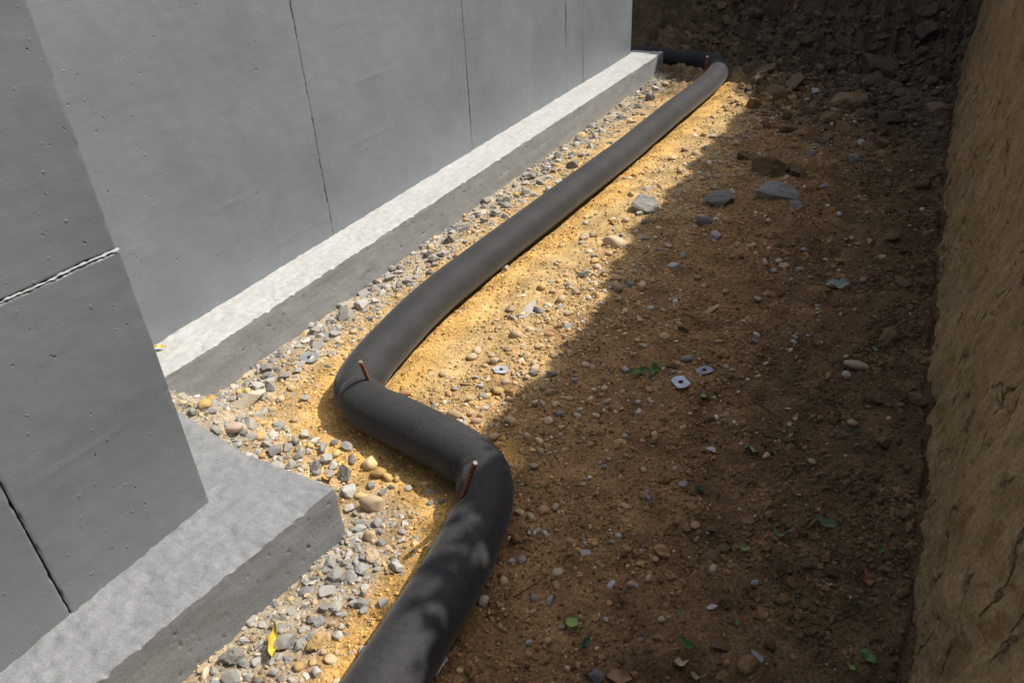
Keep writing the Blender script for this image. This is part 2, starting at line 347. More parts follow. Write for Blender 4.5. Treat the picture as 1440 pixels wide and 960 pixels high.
# ------------------------------------------------------------------ walls and footings
def edge_axis(a, b, res, c0, c1):
    v = np.linspace(a, b, max(3, int((b-a)/res)))
    e = np.array([.0012, .0026, .0045, .0075])
    return np.unique(np.concatenate([v, a+e if c0 else [], b-e if c1 else []]))
def panel(name, x_of_y, y0, y1, z0, z1, thick, mat, parent, res=.012, amp=.0022, seed=0, chip=(1, 1, 1, 1), rnd=.0):
    """one cast wall panel: relief face towards +x, ragged edges, solid behind"""
    za = edge_axis(z0, min(z1, 1.5), res*.8, chip[2], chip[3])
    if z1 > 1.5: za = np.concatenate([za, np.linspace(1.55, z1, 16)])
    Y, Z = np.meshgrid(edge_axis(y0, y1, res, chip[0], True), za, indexing='ij')
    edge = np.minimum.reduce([np.where(chip[0], Y-y0, 9), np.where(chip[1], y1-Y, 9), np.where(chip[2], Z-z0, 9), np.where(chip[3], z1-Z, 9)])
    arr = np.minimum(y1-Y, 9) if rnd else 9+0*Y
    rag = fbm(Y, Z, 36, 3, seed+9)
    d = amp*fbm(Y, Z, 2.6, 3, seed)+.0006*fbm(Y, Z, 26, 2, seed+4)
    lv = Z+.09*Y*0+.01*vnoise(Y*.7, Z*0, seed+6); fr = (lv/.235) % 1.0        # faint steps left by the formwork boards
    d = d+.0016*np.exp(-(np.minimum(fr, 1-fr)*.235/.004)**2)*sstep(.0, .35, fbm(Y*2.2, np.round(lv/.235), 1, 2, seed+20))
    chipd = np.clip(rag-.05, 0, 1)
    d = d-.0012*np.exp(-(edge/.002)**2)-.008*chipd*np.exp(-(edge/(.0022))**2)
    d = d-.012*np.clip(fbm(Y, Z, 30, 3, seed+14)-.5, 0, 1)*np.exp(-(arr/.007)**2)
    X = x_of_y(Y)+d-rnd*(1-np.sqrt(np.clip(1-(1-np.clip((y1-Y)/max(rnd, 1e-6), 0, 1))**2, 0, 1)))*(rnd > 0)
    Yj = Y+(.0015*vnoise(Z*60, Y*0, seed+3)*((Y == y0)*bool(chip[0])*.6+(Y == y1)*bool(chip[1])*.6)-.004*np.clip(fbm(Z*30, Y*0, 1, 3, seed+3)-.45, 0, 1)*(Y == y1)*(not chip[1]))
    n, m = Y.shape; Vf = np.stack([X, Yj, Z], -1).reshape(-1, 3)
    ring = np.concatenate([np.arange(m), np.arange(1, n)*m+m-1, (n-1)*m+np.arange(m-2, -1, -1), np.arange(n-2, 0, -1)*m])
    Vr = Vf[ring].copy(); Vb = Vr.copy(); Vb[:, 0] = x_of_y(Vb[:, 1])-thick
    k = len(ring); i = np.arange(k); j = (i+1) % k; o = n*m
    side = np.stack([o+i, o+j, o+k+j, o+k+i], 1)
    return mesh_np(name, np.vstack([Vf, Vr, Vb]), np.vstack([grid_faces(n, m), side]), mat, parent)

def far_x(y): return np.interp(y, [.4, 1.225, 5.83], [-2.032, -2.052, -2.158])
fw = empty('foundation_wall', (-2.25, 3.3, .15)); tag(fw, 'long mid grey coated foundation wall standing on the straight footing', 'wall')
fw_inv = Matrix.Translation(-fw.location)
def under(o, p): o.matrix_parent_inverse = Matrix.Translation(-p.location); return o
cuts = [.5, 2.150, 3.324, 4.575, 4.86, 5.83]
for i in range(5):
    g = .0014
    under(panel('panel', far_x, cuts[i]+(g if i else 0), cuts[i+1]-(g if i < 4 else 0), .148, 2.65, .3, MAT['wall_far'], fw, .0125 if i < 2 else .016, .0022, 200+i*13,
                (i > 0, i < 4, 0, 0), .0), fw)
def box(name, x0, x1, y0, y1, z0, z1, mat, parent):
    v = np.array([(x, y, z) for x in (x0, x1) for y in (y0, y1) for z in (z0, z1)])
    return under(mesh_np(name, v, np.array([(0, 1, 3, 2), (4, 6, 7, 5), (0, 4, 5, 1), (2, 3, 7, 6), (0, 2, 6, 4), (1, 5, 7, 3)]), mat, parent, False), parent)
box('unseen_end_wall', -7.0, -2.47, 5.50, 5.826, .10, 2.65, MAT['wall_far'], fw)  # unseen house wall, added to keep sky light off the far heap
box('unseen_floor_slab', -7.0, -2.06, -2.2, 5.80, 2.655, 2.87, MAT['wall_far'], fw)  # unseen slab over the house, added to block sky light as well
Y, Z = np.meshgrid(np.linspace(.55, 5.8, 8), np.linspace(.16, 2.64, 4), indexing='ij')
under(mesh_np('joint_shade_sheet', np.stack([far_x(Y)-.014, Y, Z], -1).reshape(-1, 3), grid_faces(8, 4), MAT['gap'], fw), fw)  # dark sheet behind the panel joints, its colour standing in for their shade

def near_x(y): return -1.32+.012*(y-.784)
nw = empty('projecting_wall', (-1.5, -.4, .15)); tag(nw, 'dark grey projecting wall corner with a pale mortar ridge between its blocks', 'wall')
ZJ = .818; YJ = .424
under(panel('panel', near_x, -2.2, .783, ZJ+.003, 2.65, .9, MAT['wall_near'], nw, .011, .003, 300, (0, 0, 1, 0), .006), nw)
under(panel('panel', near_x, YJ+.002, .787, .148, ZJ-.003, .9, MAT['wall_near'], nw, .008, .003, 320, (1, 0, 0, 1), .004), nw)
under(panel('panel', near_x, -2.2, YJ-.002, .148, ZJ-.003, .9, MAT['wall_near'], nw, .011, .003, 340, (0, 1, 0, 1), .0), nw)
under(mesh_np('joint_shade_sheet', np.array([(-1.35, -2.1, .16), (-1.35, .76, .16), (-1.35, .76, 2.6), (-1.35, -2.1, 2.6)]), np.array([[0, 1, 2, 3]]), MAT['gap'], nw), nw)  # dark sheet again, painting the shade in the near wall's joints
# squeezed out mortar along the level joint
t = np.linspace(-1.0, .786, 640); a = np.linspace(0, 2*math.pi, 10, endpoint=False)
T, A = np.meshgrid(t, a, indexing='ij'); rr = .0025*(1+1.1*fbm(T*70, A*.2, 1, 3, 12))+.0015*np.exp(-((T-.778)/.010)**2)
rr = np.clip(rr, .0006, .02)
V = np.stack([near_x(T)-.0015+rr*np.cos(A)*.8, T, ZJ+.002*vnoise(T*12, T*0, 4)+rr*np.sin(A)*.85], -1)
f = grid_faces(len(t), 10); n_ = len(t); ii = np.arange(n_-1)*10
f = np.vstack([f, np.stack([ii+9, ii+19, ii+10, ii], 1)])
under(mesh_np('mortar_ridge', V.reshape(-1, 3), f, MAT['mortar'], nw), nw)

def trowel(x, y, seed): return .0024*fbm((x+y)*.35, (x-y)*1.6, 26, 3, seed+50, .6)*(seed == 440)
def footing(name, label, outline_outer, inner_x, ztop, rows, seed, dust, side, endcap=True):
    """footing strip along y: outline_outer(y)->x of the outer top edge; rough floated top, board marked side, far end face"""
    ya_ = rows; prof_w = np.concatenate([np.linspace(0, 1, 34)])
    u = prof_w; s = np.linspace(1, 0, 40)
    Yt, Ut = np.meshgrid(ya_, u, indexing='ij')
    xo = outline_outer(Yt)+.002*fbm(Yt*5, Yt*0, 1, 2, seed+2)-.005*np.clip(fbm(Yt*38, Yt*0, 1, 3, seed+3)-.3, 0, 1); xi = inner_x(Yt)-.03
    Xt = xi+(xo-xi)*Ut
    Zt = ztop+trowel(Xt, Yt, seed)+.0028*fbm(Xt, Yt, 9, 3, seed)+.0024*fbm(Xt, Yt, 38, 3, seed+1)-.010*sstep(.955, 1, Ut)*(np.clip(fbm(Xt*0, Yt, 26, 3, seed+5)-.1, 0, 1))
    Ys, Ss = np.meshgrid(ya_, s, indexing='ij')
    Zs = -.08+(Zt[:, -1:]+.08)*Ss
    xo2 = (outline_outer(Ys)+.002*fbm(Ys*5, Ys*0, 1, 2, seed+2)); xo2 = xo2*(1-(Ss > .97))+xo[:, -1:]*(Ss > .97)
    Xs = xo2+.002*fbm(Ys, Zs, 9, 3, seed+7)*(Ss < .97)+(.0004*fbm(Ys*.12, Zs, 75, 2, seed+8)-.02*np.clip(fbm(Ys, Zs, 55, 2, seed+11)-.72, 0, 1))*(Ss < .97)+.006*(1-Ss)
    X = np.concatenate([Xt, Xs], 1); Y_ = np.concatenate([Yt, Ys], 1); Z_ = np.concatenate([Zt, Zs], 1)
    ct = np.broadcast_to(dust, Xt.shape+(3,))*(1+.07*fbm(Xt, Yt, 30, 3, seed+31))[..., None]
    low = sstep(.55, .15, Ss)*.55*sstep(2.2, 4.2, Ys)[...]
    cs = np.broadcast_to(side, Xs.shape+(3,))*(1+.12*fbm(Ys, Zs*4, 5, 3, seed+33))[..., None]
    cs = cs*(1-low)[..., None]+np.array([.36, .315, .23])*low[..., None]
    C = np.concatenate([ct, cs], 1); n, m = X.shape
    V = np.stack([X, Y_, Z_], -1).reshape(-1, 3); Fq = grid_faces(n, m)
    Fq = Fq[(np.arange(len(Fq)) % (m-1)) != 33]                 # top and side share no corner points: a crisp arris
    # far end face: drop the last row straight down
    e = np.arange(34)+(n-1)*m; k = 8; L = []
    for q in range(1, k+1):
        r = V[e].copy(); r[:, 2] = V[e][:, 2]*(1-q/k)+(-.08)*q/k; r[:, 1] += .003*fbm(r[:, 0], r[:, 2], 25, 2, seed+40); L.append(r)
    Ve = np.vstack([V[e]]+L); off = len(V)
    V = np.vstack([V, Ve]); Fq = np.vstack([Fq, grid_faces(k+1, 34)+off])
    C = np.vstack([C.reshape(-1, 3), np.broadcast_to(side, (len(Ve), 3))])
    o = mesh_np(name, V, Fq, MAT['footing'], col=np.clip(C, .03, .95)); return tag(o, label, 'footing')
footing('concrete_footing', 'long straight concrete footing with pale dusty top below the mid grey wall', lambda y: np.interp(y, [.9, 5.97], [-1.857, -1.937]), far_x, .150,
        np.concatenate([np.linspace(.6, 2.5, 260), np.linspace(2.51, 5.972, 260)]), 400, np.array([.42, .42, .41]), np.array([.235, .243, .247]))
footing('concrete_footing', 'short thick concrete footing ending in a corner below the dark projecting wall', lambda y: np.interp(y, [-2.2, .353, .943], [-1.30, -1.139, -1.073]), near_x, .150,
        np.concatenate([np.linspace(-2.2, .1, 60), np.linspace(.105, .955, 230)]), 440, np.array([.220, .226, .232]), np.array([.195, .205, .212]))
# the arm of the corner footing that runs back under the projecting wall
Xq, Yq = np.meshgrid(np.linspace(-1.95, -1.345, 90), np.linspace(.60, 1.0, 60), indexing='ij')
ymax = np.interp(Xq, [-1.95, -1.686, -1.345], [1.05, 1.015, .958]); Yq = .6+(Yq-.6)/.4*(ymax-.6)
Zq = .147+trowel(Xq, Yq, 440)+.0028*fbm(Xq, Yq, 9, 3, 440)+.0024*fbm(Xq, Yq, 38, 3, 441)-.012*sstep(.93, 1, (Yq-.6)/(ymax-.6))
V = np.stack([Xq, Yq, Zq], -1); Vd = V[:, -1:].copy(); Vd[..., 2] = -.05; V = np.concatenate([V, Vd], 1)
C = np.broadcast_to(np.array([.220, .226, .232]), V.shape)*(1+.07*fbm(V[..., 0], V[..., 1], 30, 3, 471))[..., None]
tag(mesh_np('concrete_footing', V.reshape(-1, 3), grid_faces(90, 61), MAT['footing'], col=C.reshape(-1, 3)), 'return arm of the corner footing running back behind the dark projecting wall', 'footing')

# ------------------------------------------------------------------ drain pipe
PR = .0755
STAKES = [(np.array([*at(627, 710)[:2], -.10]), at(668, 651, .262)), (np.array([*at(541, 563)[:2], -.10]), at(507, 509, .215)), (np.array([*at(990, 106)[:2], -.1]), at(994.5, 80, .20))]
tg = np.gradient(PATH, axis=0); tg /= np.linalg.norm(tg, axis=1)[:, None]
sl_ = np.concatenate([[0], np.cumsum(np.linalg.norm(np.diff(PATH, axis=0), axis=1))])
ang = np.unwrap(np.arctan2(tg[:, 1], tg[:, 0])); kap = np.gradient(ang, sl_); kap = np.convolve(kap, np.ones(7)/7, 'same')
NS = 44; th = np.linspace(0, 2*math.pi, NS, endpoint=False)
side_ = np.stack([-tg[:, 1], tg[:, 0]], 1)                 # left of travel
base = G(PATH[:, 0], PATH[:, 1], False)*0+.010*0
ct, st = np.cos(th)[None, :], np.sin(th)[None, :]
SS = np.repeat(sl_[:, None], NS, 1); inner = np.clip(kap[:, None]*ct, -9, 9)
rad = PR*(1+.012*fbm(SS, np.repeat(th[None], len(sl_), 0), 2.5, 3, 5))
wr = np.clip(inner/6, 0, 1); rad = rad-.0045*wr*(.5+.5*np.sin(SS*2*math.pi/.021+1.2*vnoise(SS*20, ct*2+SS*0, 8)))
rad = rad*(1-.05*np.clip(np.abs(kap)/8, 0, 1))[:, None]
for (q0, amp_) in (((-1.335, 1.368), .008), ((-.80, 1.20), .005)):       # folds at the two sharp bends
    s0 = sl_[np.argmin(((PATH-np.array(q0))**2).sum(1))]
    rad = rad-amp_*np.exp(-((SS-s0-.02*st)/.006)**2)*(.35+.65*np.clip(st+.4*np.sign(inner)*0, 0, 1))
PX = PATH[:, 0][:, None]+side_[:, 0][:, None]*ct*rad; PY = PATH[:, 1][:, None]+side_[:, 1][:, None]*ct*rad
PZ = .068+np.where(st < 0, st*rad*.94, st*rad)+.006*vnoise(SS*1.3, SS*0, 4)
V = np.stack([PX, PY, PZ], -1).reshape(-1, 3)
T3 = np.repeat(np.concatenate([tg, 0*tg[:, :1]], 1), NS, 0); A3 = np.repeat(np.stack([PATH[:, 0], PATH[:, 1], .07+0*PATH[:, 0]], 1), NS, 0)
for s0, s1 in STAKES[:1]:                                 # the stake presses a dent into the sleeve
    d = (s1-s0)/np.linalg.norm(s1-s0); mid = s0+.65*(s1-s0); k_ = np.argmin(((PATH-mid[:2])**2).sum(1))
    tt = np.array([*tg[k_], 0]); nn = np.cross(d, tt); nn /= np.linalg.norm(nn); ax = np.array([*PATH[k_], .07])
    if (ax-s0)@nn < 0: nn = -nn
    ds = SS.ravel()-sl_[k_]; hgt = (V-s0)@nn; need = .0085-(ds/.075)**2*.05
    V = V+nn*np.clip(need-hgt, 0, .06)[:, None]*(np.abs(ds) < .12)[:, None]
uvp = np.stack([SS, np.repeat((th/(2*math.pi))[None], len(sl_), 0)], -1).reshape(-1, 2)
f = grid_faces(len(sl_), NS); ii = np.arange(len(sl_)-1)*NS
f = np.vstack([f, np.stack([ii+NS-1, ii+2*NS-1, ii+NS, ii], 1)])
tag(mesh_np('drain_pipe', V, f[:, ::-1], MAT['pipe'], uv=uvp), 'black fabric sleeved drainage pipe snaking along the trench beside the footings', 'pipe')

# rusty rebar stakes that pin the pipe
def stake(p0, p1, r, label):
    L = float(np.linalg.norm(p1-p0)); n = int(L/.0022); z = np.linspace(0, L, n); a = np.linspace(0, 2*math.pi, 14, endpoint=False)
    Zg, A = np.meshgrid(z, a, indexing='ij')
    rib = np.exp(-(((Zg+.004*np.cos(A*1)*1.0) % .0085-.004)/.0014)**2); rr = r*(1+.13*rib+.06*(np.abs(np.cos(A)) > .96))
    V = np.stack([rr*np.cos(A), rr*np.sin(A), Zg], -1).reshape(-1, 3); i = np.arange(n-1)*14
    f = np.vstack([grid_faces(n, 14), np.stack([i+13, i+27, i+14, i], 1)])
    o = mesh_np('rebar_stake', V, f[:, ::-1], MAT['rust'])
    o.location = p0; o.rotation_euler = Vector(p1-p0).to_track_quat('Z', 'Y').to_euler()
    bm = bmesh.new(); bmesh.ops.create_cone(bm, cap_ends=True, segments=14, radius1=r*1.06, radius2=r*.8, depth=.004, matrix=Matrix.Translation((0, 0, L+.0015)))
    me = bpy.data.meshes.new('cut_end'); bm.to_mesh(me); bm.free(); me.materials.append(MAT['tip']); link(bpy.data.objects.new('cut_end', me), o)
    tag(o, label, 'stake', 'rebar stakes holding the pipe'); return o
stake(*STAKES[0], .0062, 'rusty ribbed rebar stake leaning over the pipe at its shaded bend')
stake(*STAKES[1], .0062, 'short rusty rebar stub poking up behind the fold where the pipe first bends')
stake(*STAKES[2], .0075, 'thin rusty rebar at the far bend of the pipe past the footing end')

# ------------------------------------------------------------------ loose pieces
def ico(sub):
    bm = bmesh.new(); bmesh.ops.create_icosphere(bm, subdivisions=sub, radius=1); bm.verts.ensure_lookup_table()
    V = np.array([v.co[:] for v in bm.verts]); Fq = np.array([[v.index for v in f.verts] for f in bm.faces]); bm.free(); return V, Fq
I1, I2, I3 = ico(1), ico(2), ico(3)
def rock_shape(base, rng, cuts, flat=.75, rough=.05, lo=.42, hi=.85):
    V = base[0].copy()
    for _ in range(cuts):
        n = rng.normal(size=3); n /= np.linalg.norm(n); d = rng.uniform(lo, hi); h = V@n
        V = V-np.outer(np.clip(h-d, 0, None), n)
    V = V*np.array([1, rng.uniform(.62, .95), flat*rng.uniform(.75, 1.1)])
    k = rng.normal(size=(3, 3))*1.6; ph = rng.uniform(0, 6, 3)
    V = V*(1+rough*np.sin(V@k.T+ph).sum(1))[:, None]
    V /= np.abs(V[:, 0]).max()
    return V
def mk_mesh(name, V, Fq, mat, smooth):
    o = mesh_np(name, V, Fq, mat, None, smooth); me = o.data; bpy.data.objects.remove(o); return me
rg = np.random.default_rng(5)
ANG = [mk_mesh('crushed_stone', rock_shape(I3, rg, 17, .66, .04, .48, .92), I3[1], MAT['angular'], False) for _ in range(16)]
PEB = [mk_mesh('pebble', rock_shape(I3, rg, 4, .68, .06, .62, .95), I3[1], MAT['round'], True) for _ in range(10)]
CHP = [mk_mesh('stone_chip', rock_shape(I3, rg, 12, .34, .02, .45, .8), I3[1], MAT['angular'], False) for _ in range(6)]
def lumpy(rng):
    V = rock_shape(I3, rng, 9, .75, .06, .45, .9); return V*(1+rng.normal(size=(len(V), 1))*.05)
CLD = [mk_mesh('earth_clod', lumpy(rg), I3[1], MAT['clod'], False) for _ in range(8)]

def on_ground(px, py, lift=0.0):
    z = 0.0
    for _ in range(5):
        p = at(px, py, z+lift); z = float(G(p[0], p[1]))
    return np.array([p[0], p[1], z])
PALETTE = dict(g=((.33, .32, .30), (.41, .395, .365), (.27, .265, .25)), d=((.15, .148, .145), (.20, .195, .19)), p=((.47, .34, .20), (.42, .31, .20), (.50, .38, .25)), o=((.48, .31, .15), (.42, .24, .12)),
               w=((.55, .51, .43), (.50, .48, .43)), k=((.55, .33, .24), (.50, .36, .30)), c=((.20, .13, .068), (.16, .105, .055)), y=((.55, .41, .20), (.50, .33, .13)), h=((.15, .105, .065), (.24, .155, .085), (.11, .08, .055)))
PLACE = dict(near='on the rubble beside the corner footing', gap='in the rubble between corner footing and first pipe bend', strip='along the near half of the long footing', strip2='along the far half of the long footing',
             sand='on pebbly sunlit sand beside the middle pipe length', sand2='on sunlit sand beside the straight pipe run', far='on dark earth at the trench end', edge='on shaded soil just past the shadow edge',
             soil='on shaded brown soil in mid trench', bank='on dark soil close to the clay bank', pipe='on shaded soil beside the near pipe length')
def where(x, y):
    if x < -.75 and y < .98: return 'near'
    if x < -.9 and y < 1.25: return 'gap'
    if x < -1.5 and y < 6: return 'strip' if y < 3 else 'strip2'
    if x < -.93 and y < 5.9: return 'sand' if y < 2 else 'sand2'
    if y > 4.4: return 'far'
    if y < 1.4 and x < -.5: return 'pipe'
    return 'edge' if x < -.65 else 'soil' if x < -.25 else 'bank'
KIND = dict(g=('crushed_stone', 'grey angular crushed stone', 'stone'), d=('crushed_stone', 'dark grey angular stone', 'stone'), p=('pebble', 'rounded tan pebble', 'pebble'), o=('pebble', 'rounded orange pebble', 'pebble'),
            w=('stone_chip', 'pale cream stone chip', 'stone'), k=('pebble', 'smooth pinkish pebble', 'pebble'), c=('earth_clod', 'crumbly brown clod of earth', 'clod'), y=('pebble', 'small yellow pebble', 'pebble'), h=('earth_clod', 'dark broken clod of earth', 'clod'))
KIND['v'] = ('wood_splinter', 'tan splinter of wood', 'wood'); PALETTE['v'] = ((.45, .31, .17),); KIND['q'] = ('concrete_lump', 'grey knobbly lump of concrete', 'stone'); PALETTE['q'] = ((.25, .24, .22), (.29, .28, .26))
placed = []; COUNT = {}
def put(P, r, k, label=None, rz=None, stretch=1.0, sink=.30):
    nm, lab, cat = KIND[k]
    pool = dict(crushed_stone=ANG, pebble=PEB, stone_chip=CHP, earth_clod=CLD, concrete_lump=CLD, wood_splinter=CHP)[nm]
    me = pool[random.randrange(len(pool))]; o = bpy.data.objects.new(nm, me)
    s = r; sv = (s*stretch, s*random.uniform(.85, 1.1), s*random.uniform(.85, 1.15))
    o.scale = sv; o.rotation_euler = (random.uniform(-.3, .3), random.uniform(-.3, .3), random.uniform(0, 6.28) if rz is None else rz)
    th_ = .24 if nm in ('stone_chip', 'wood_splinter') else .55
    o.location = (P[0], P[1], P[2]+sv[2]*th_*(1-2*sink)+.001)
    ci = random.randrange(len(PALETTE[k])); c = PALETTE[k][ci]; v = random.uniform(.8, 1.2); o.color = (c[0]*v, c[1]*v, c[2]*v, 1)
    link(o); pl = where(P[0], P[1])
    sz_ = 'small ' if r < .013 else 'large ' if r > .024 else ''
    if 'small' in lab: sz_ = ''   # its own wording already gives the size
    if k == 'h': lab = ('dark brown', 'reddish brown', 'blackish')[ci]+' broken clod of earth'; nm = ('dark brown', 'reddish brown', 'blackish')[ci]+' earth clod'
    tag(o, label or sz_+lab+' '+PLACE[pl], cat, None if label else sz_+nm.replace('_', ' ')+'s '+PLACE[pl]); placed.append((P[0], P[1], r*stretch)); COUNT[o.name.split('.')[0]] = COUNT.get(o.name.split('.')[0], 0)+1
    return o
def rz_px(x0, y0, x1, y1):
    a, b = at(x0, y0), at(x1, y1); return math.atan2(b[1]-a[1], b[0]-a[0])
def stone_px(px, py, w_, k, label=None, rz=None, stretch=1.0, sink=.3):
    P = on_ground(px, py+w_*.15); return put(P, w_*depth(P)/F/2/max(1, stretch*.8), k, label, rz, stretch, sink)

# pieces the photograph shows singly: x, y, width in photo pixels, kind
SPOTS = """951,511,16,p 823,512,14,k 838,584,13,p 945,579,15,o 870,573,13,w 898,577,16,w 913,547,13,o 934,472,15,p 1061,479,14,d 1109,573,12,w 1200,594,14,p 990,309,26,q 1005,332,16,g
1102,373,14,p 1123,378,15,g 1095,367,12,p 1113,392,11,g 1086,380,12,g 1075,366,10,p 958,358,12,g 1213,401,10,g 967,504,15,g 945,523,12,g 1142,647,12,p 959,682,14,g 912,699,11,g 879,711,13,p 977,737,17,o
860,820,16,w 888,820,14,p 913,812,16,p 922,785,13,o 851,869,10,g 1062,818,13,g 1135,137,12,g 1110,153,11,w 1199,223,22,q 1210,203,17,g 1138,217,17,g 1147,207,12,w 1120,286,26,q
718,434,14,p 719,445,14,g 757,435,18,d 762,403,14,y 790,420,20,p 725,470,24,p 758,486,14,p 776,476,12,p 696,507,16,p 664,500,16,p 606,525,11,w 622,526,12,p 633,532,11,p 654,587,12,w 610,569,13,g 700,548,20,y 682,555,18,g
695,613,19,p 718,590,17,p 762,544,14,p 773,551,19,p 734,505,14,w 549,389,24,g 602,358,17,d 610,364,18,g 509,429,22,g 487,442,30,g 633,337,22,q 563,374,16,g 542,403,15,g 526,406,12,g 450,484,18,g 643,360,13,o 710,378,13,g
336,550,12,y 348,549,13,y 352,593,29,g 388,632,22,g 423,638,20,g 445,656,22,d 461,644,22,g 445,616,18,w 487,662,34,q 492,688,25,g 474,637,15,y 375,624,17,g 404,627,18,g 312,558,16,g 363,542,18,g 509,696,20,y
514,780,22,g 505,812,14,w 512,823,16,w 565,746,15,g 505,742,22,g 456,853,18,d 511,858,13,g 473,860,13,g 471,848,14,w 752,654,14,p 764,716,19,o 747,726,18,p 781,712,14,p 734,786,14,g 719,789,11,g 784,804,18,p 773,842,16,g 751,840,13,g 749,859,13,p 709,816,16,p 745,902,14,g
455,853,17,g 422,903,20,g 420,935,18,y 327,950,26,g 345,932,22,g 758,256,16,g 784,255,17,g 804,233,20,d 778,240,13,g 766,238,12,d 772,266,15,g 741,269,16,g 726,274,12,y 712,282,15,g 696,300,17,g 710,304,13,g 751,274,14,g 845,185,12,g 872,165,14,d 886,170,11,y
909,264,18,w 829,352,12,w 822,333,16,p 833,329,14,p 888,272,13,p 900,300,15,g 897,150,12,d 915,138,14,d 935,118,12,p 905,160,11,g 860,200,12,g 830,205,11,g 818,218,12,g 795,222,11,p 930,240,11,p 945,222,12,p 962,210,11,p 1002,165,10,p 1020,150,10,p 978,190,11,w 892,246,10,y
470,470,16,g 478,482,13,y 497,466,12,p 520,448,13,g 535,430,14,p 560,415,12,y 575,395,13,g 588,378,12,g 655,338,13,g 668,326,12,p 680,310,14,g 440,505,14,g 418,520,15,g 400,528,16,g 382,545,17,g 395,560,14,p 372,578,16,g 410,545,14,y 430,560,13,g 415,590,13,p 395,600,15,g 430,610,14,g 410,612,12,w
470,655,16,g 500,720,14,g 480,735,16,g 470,715,13,w 490,760,13,p 535,745,12,g 545,770,12,p 530,800,11,g 495,840,14,g 480,880,13,g 440,870,16,d 430,850,14,g 410,860,14,g 395,880,16,g 365,905,18,g 350,950,16,g 300,940,16,g 385,945,15,g 410,955,14,g 440,930,14,y 455,915,12,p
660,560,12,p 640,545,11,g 676,583,13,p 690,570,12,w 715,560,13,p 742,530,13,p 750,510,11,p 668,530,12,g 715,490,12,p 745,462,13,p 770,450,12,p 800,440,14,p 810,410,12,p 775,395,11,w 840,375,13,p 856,356,12,p 690,475,11,p 735,415,11,w 700,460,12,p 780,500,12,p 815,465,13,p 800,400,11,g
790,345,10,y 880,310,13,p 905,335,12,g 925,320,11,p 940,345,12,p 870,420,12,p 900,450,11,p 905,485,13,p 880,520,12,g 850,545,11,p 800,560,13,p 790,600,12,p 830,625,12,p 880,640,11,p 920,610,11,p 960,600,11,k 820,680,11,p 850,655,12,g 905,660,11,p 1030,520,10,p 1010,480,11,p 1045,450,11,w 1020,410,11,p 1065,420,12,p
1150,430,10,g 1160,365,11,p 1130,350,11,g 1058,345,12,p 1030,360,11,p 980,390,12,p 950,420,12,p 1180,300,12,g 1080,310,12,p 1040,300,11,g 1160,260,12,g 1070,240,11,p 1030,225,11,p 1100,220,11,g 1160,180,12,g 1250,240,12,g 1270,300,11,g 1240,360,11,p 800,760,12,p 830,740,11,p 860,760,10,g 790,880,12,p 770,900,12,p 900,900,10,g 930,870,11,p"""
for tok in SPOTS.split():
    a_ = tok.split(','); stone_px(float(a_[0]), float(a_[1]), float(a_[2]), a_[3])
# the ones that stand out
o = stone_px(743, 430, 44, 'w', 'long pale cream stone flake lying on the sunlit sand', rz_px(730, 446, 757, 417), 1.8, -.1); o.rotation_euler[0] = .4; o.scale[1] *= .85
o = stone_px(349, 562, 56, 'w', 'large flat pale slab of rubble beside the long footing', rz_px(325, 572, 372, 553), 1.6, -.1); o.scale[2] *= 1.9; o.color = (.50, .45, .36, 1)
stone_px(333, 615, 27, 'k', 'flat oval salmon pink pebble resting on the corner footing edge', .3, 1.2)
stone_px(527, 707, 38, 'p', 'largest rounded tan cobble between corner footing and pipe', .2, 1.15, .25)
stone_px(400, 900, 32, 'g', 'flat smooth grey stone beside the curled yellow leaf', 1.2, 1.3, .3)
o = stone_px(447, 902, 31, 'c', 'crumbly orange lump of sand on the rubble beside the near pipe', .5, 1.0, .2); o.color = (.50, .33, .14, 1)
stone_px(330, 922, 36, 'q', 'broken grey lump of concrete at the foot of the corner footing', .2, 1.3, .25)
stone_px(640, 582, 22, 'p', 'round buff pebble against the middle length of pipe', .2, 1.1, .2)
stone_px(765, 249, 24, 'w', 'pale blocky stone standing between long footing and pipe', .9, 1.2, .1)
stone_px(906, 288, 38, 'q', 'whitish crumbling lump of concrete at the shadow edge', .4, 1.1, .25)
stone_px(865, 340, 30, 'p', 'broad tan stone half buried at the shadow edge', .3, 1.3, .35)
stone_px(1017, 279, 42, 'q', 'large rough grey rock in the shaded soil', .2, 1.2, .3)
stone_px(1091, 268, 48, 'q', 'long knobbly grey lump of concrete in the shaded soil', .15, 1.7, .25)
stone_px(1147, 131, 20, 'g', 'upright grey stone among dark clods of earth', 1.4, 1.0, .1)
stone_px(1204, 513, 29, 'p', 'grey beige oblong stone lying alone near the clay bank', .1, 1.6, .2)
stone_px(999, 629, 20, 'w', 'pale cream oblong chip on the shaded soil', .3, 1.7, .2)
stone_px(826, 775, 21, 'w', 'white grey angular stone on the brown soil near the pipe bend', .6, 1.1, .2)
stone_px(1002, 850, 17, 'w', 'pale bluish angular flake on dark crumbly soil', 1.0, 1.3, .2)
stone_px(1067, 921, 22, 'g', 'narrow grey sliver of stone on dark crumbly soil', 2.6, 1.9, .2)
stone_px(837, 950, 27, 'd', 'rounded dark grey stone beside the brown dead leaf', .3, 1.1, .2)
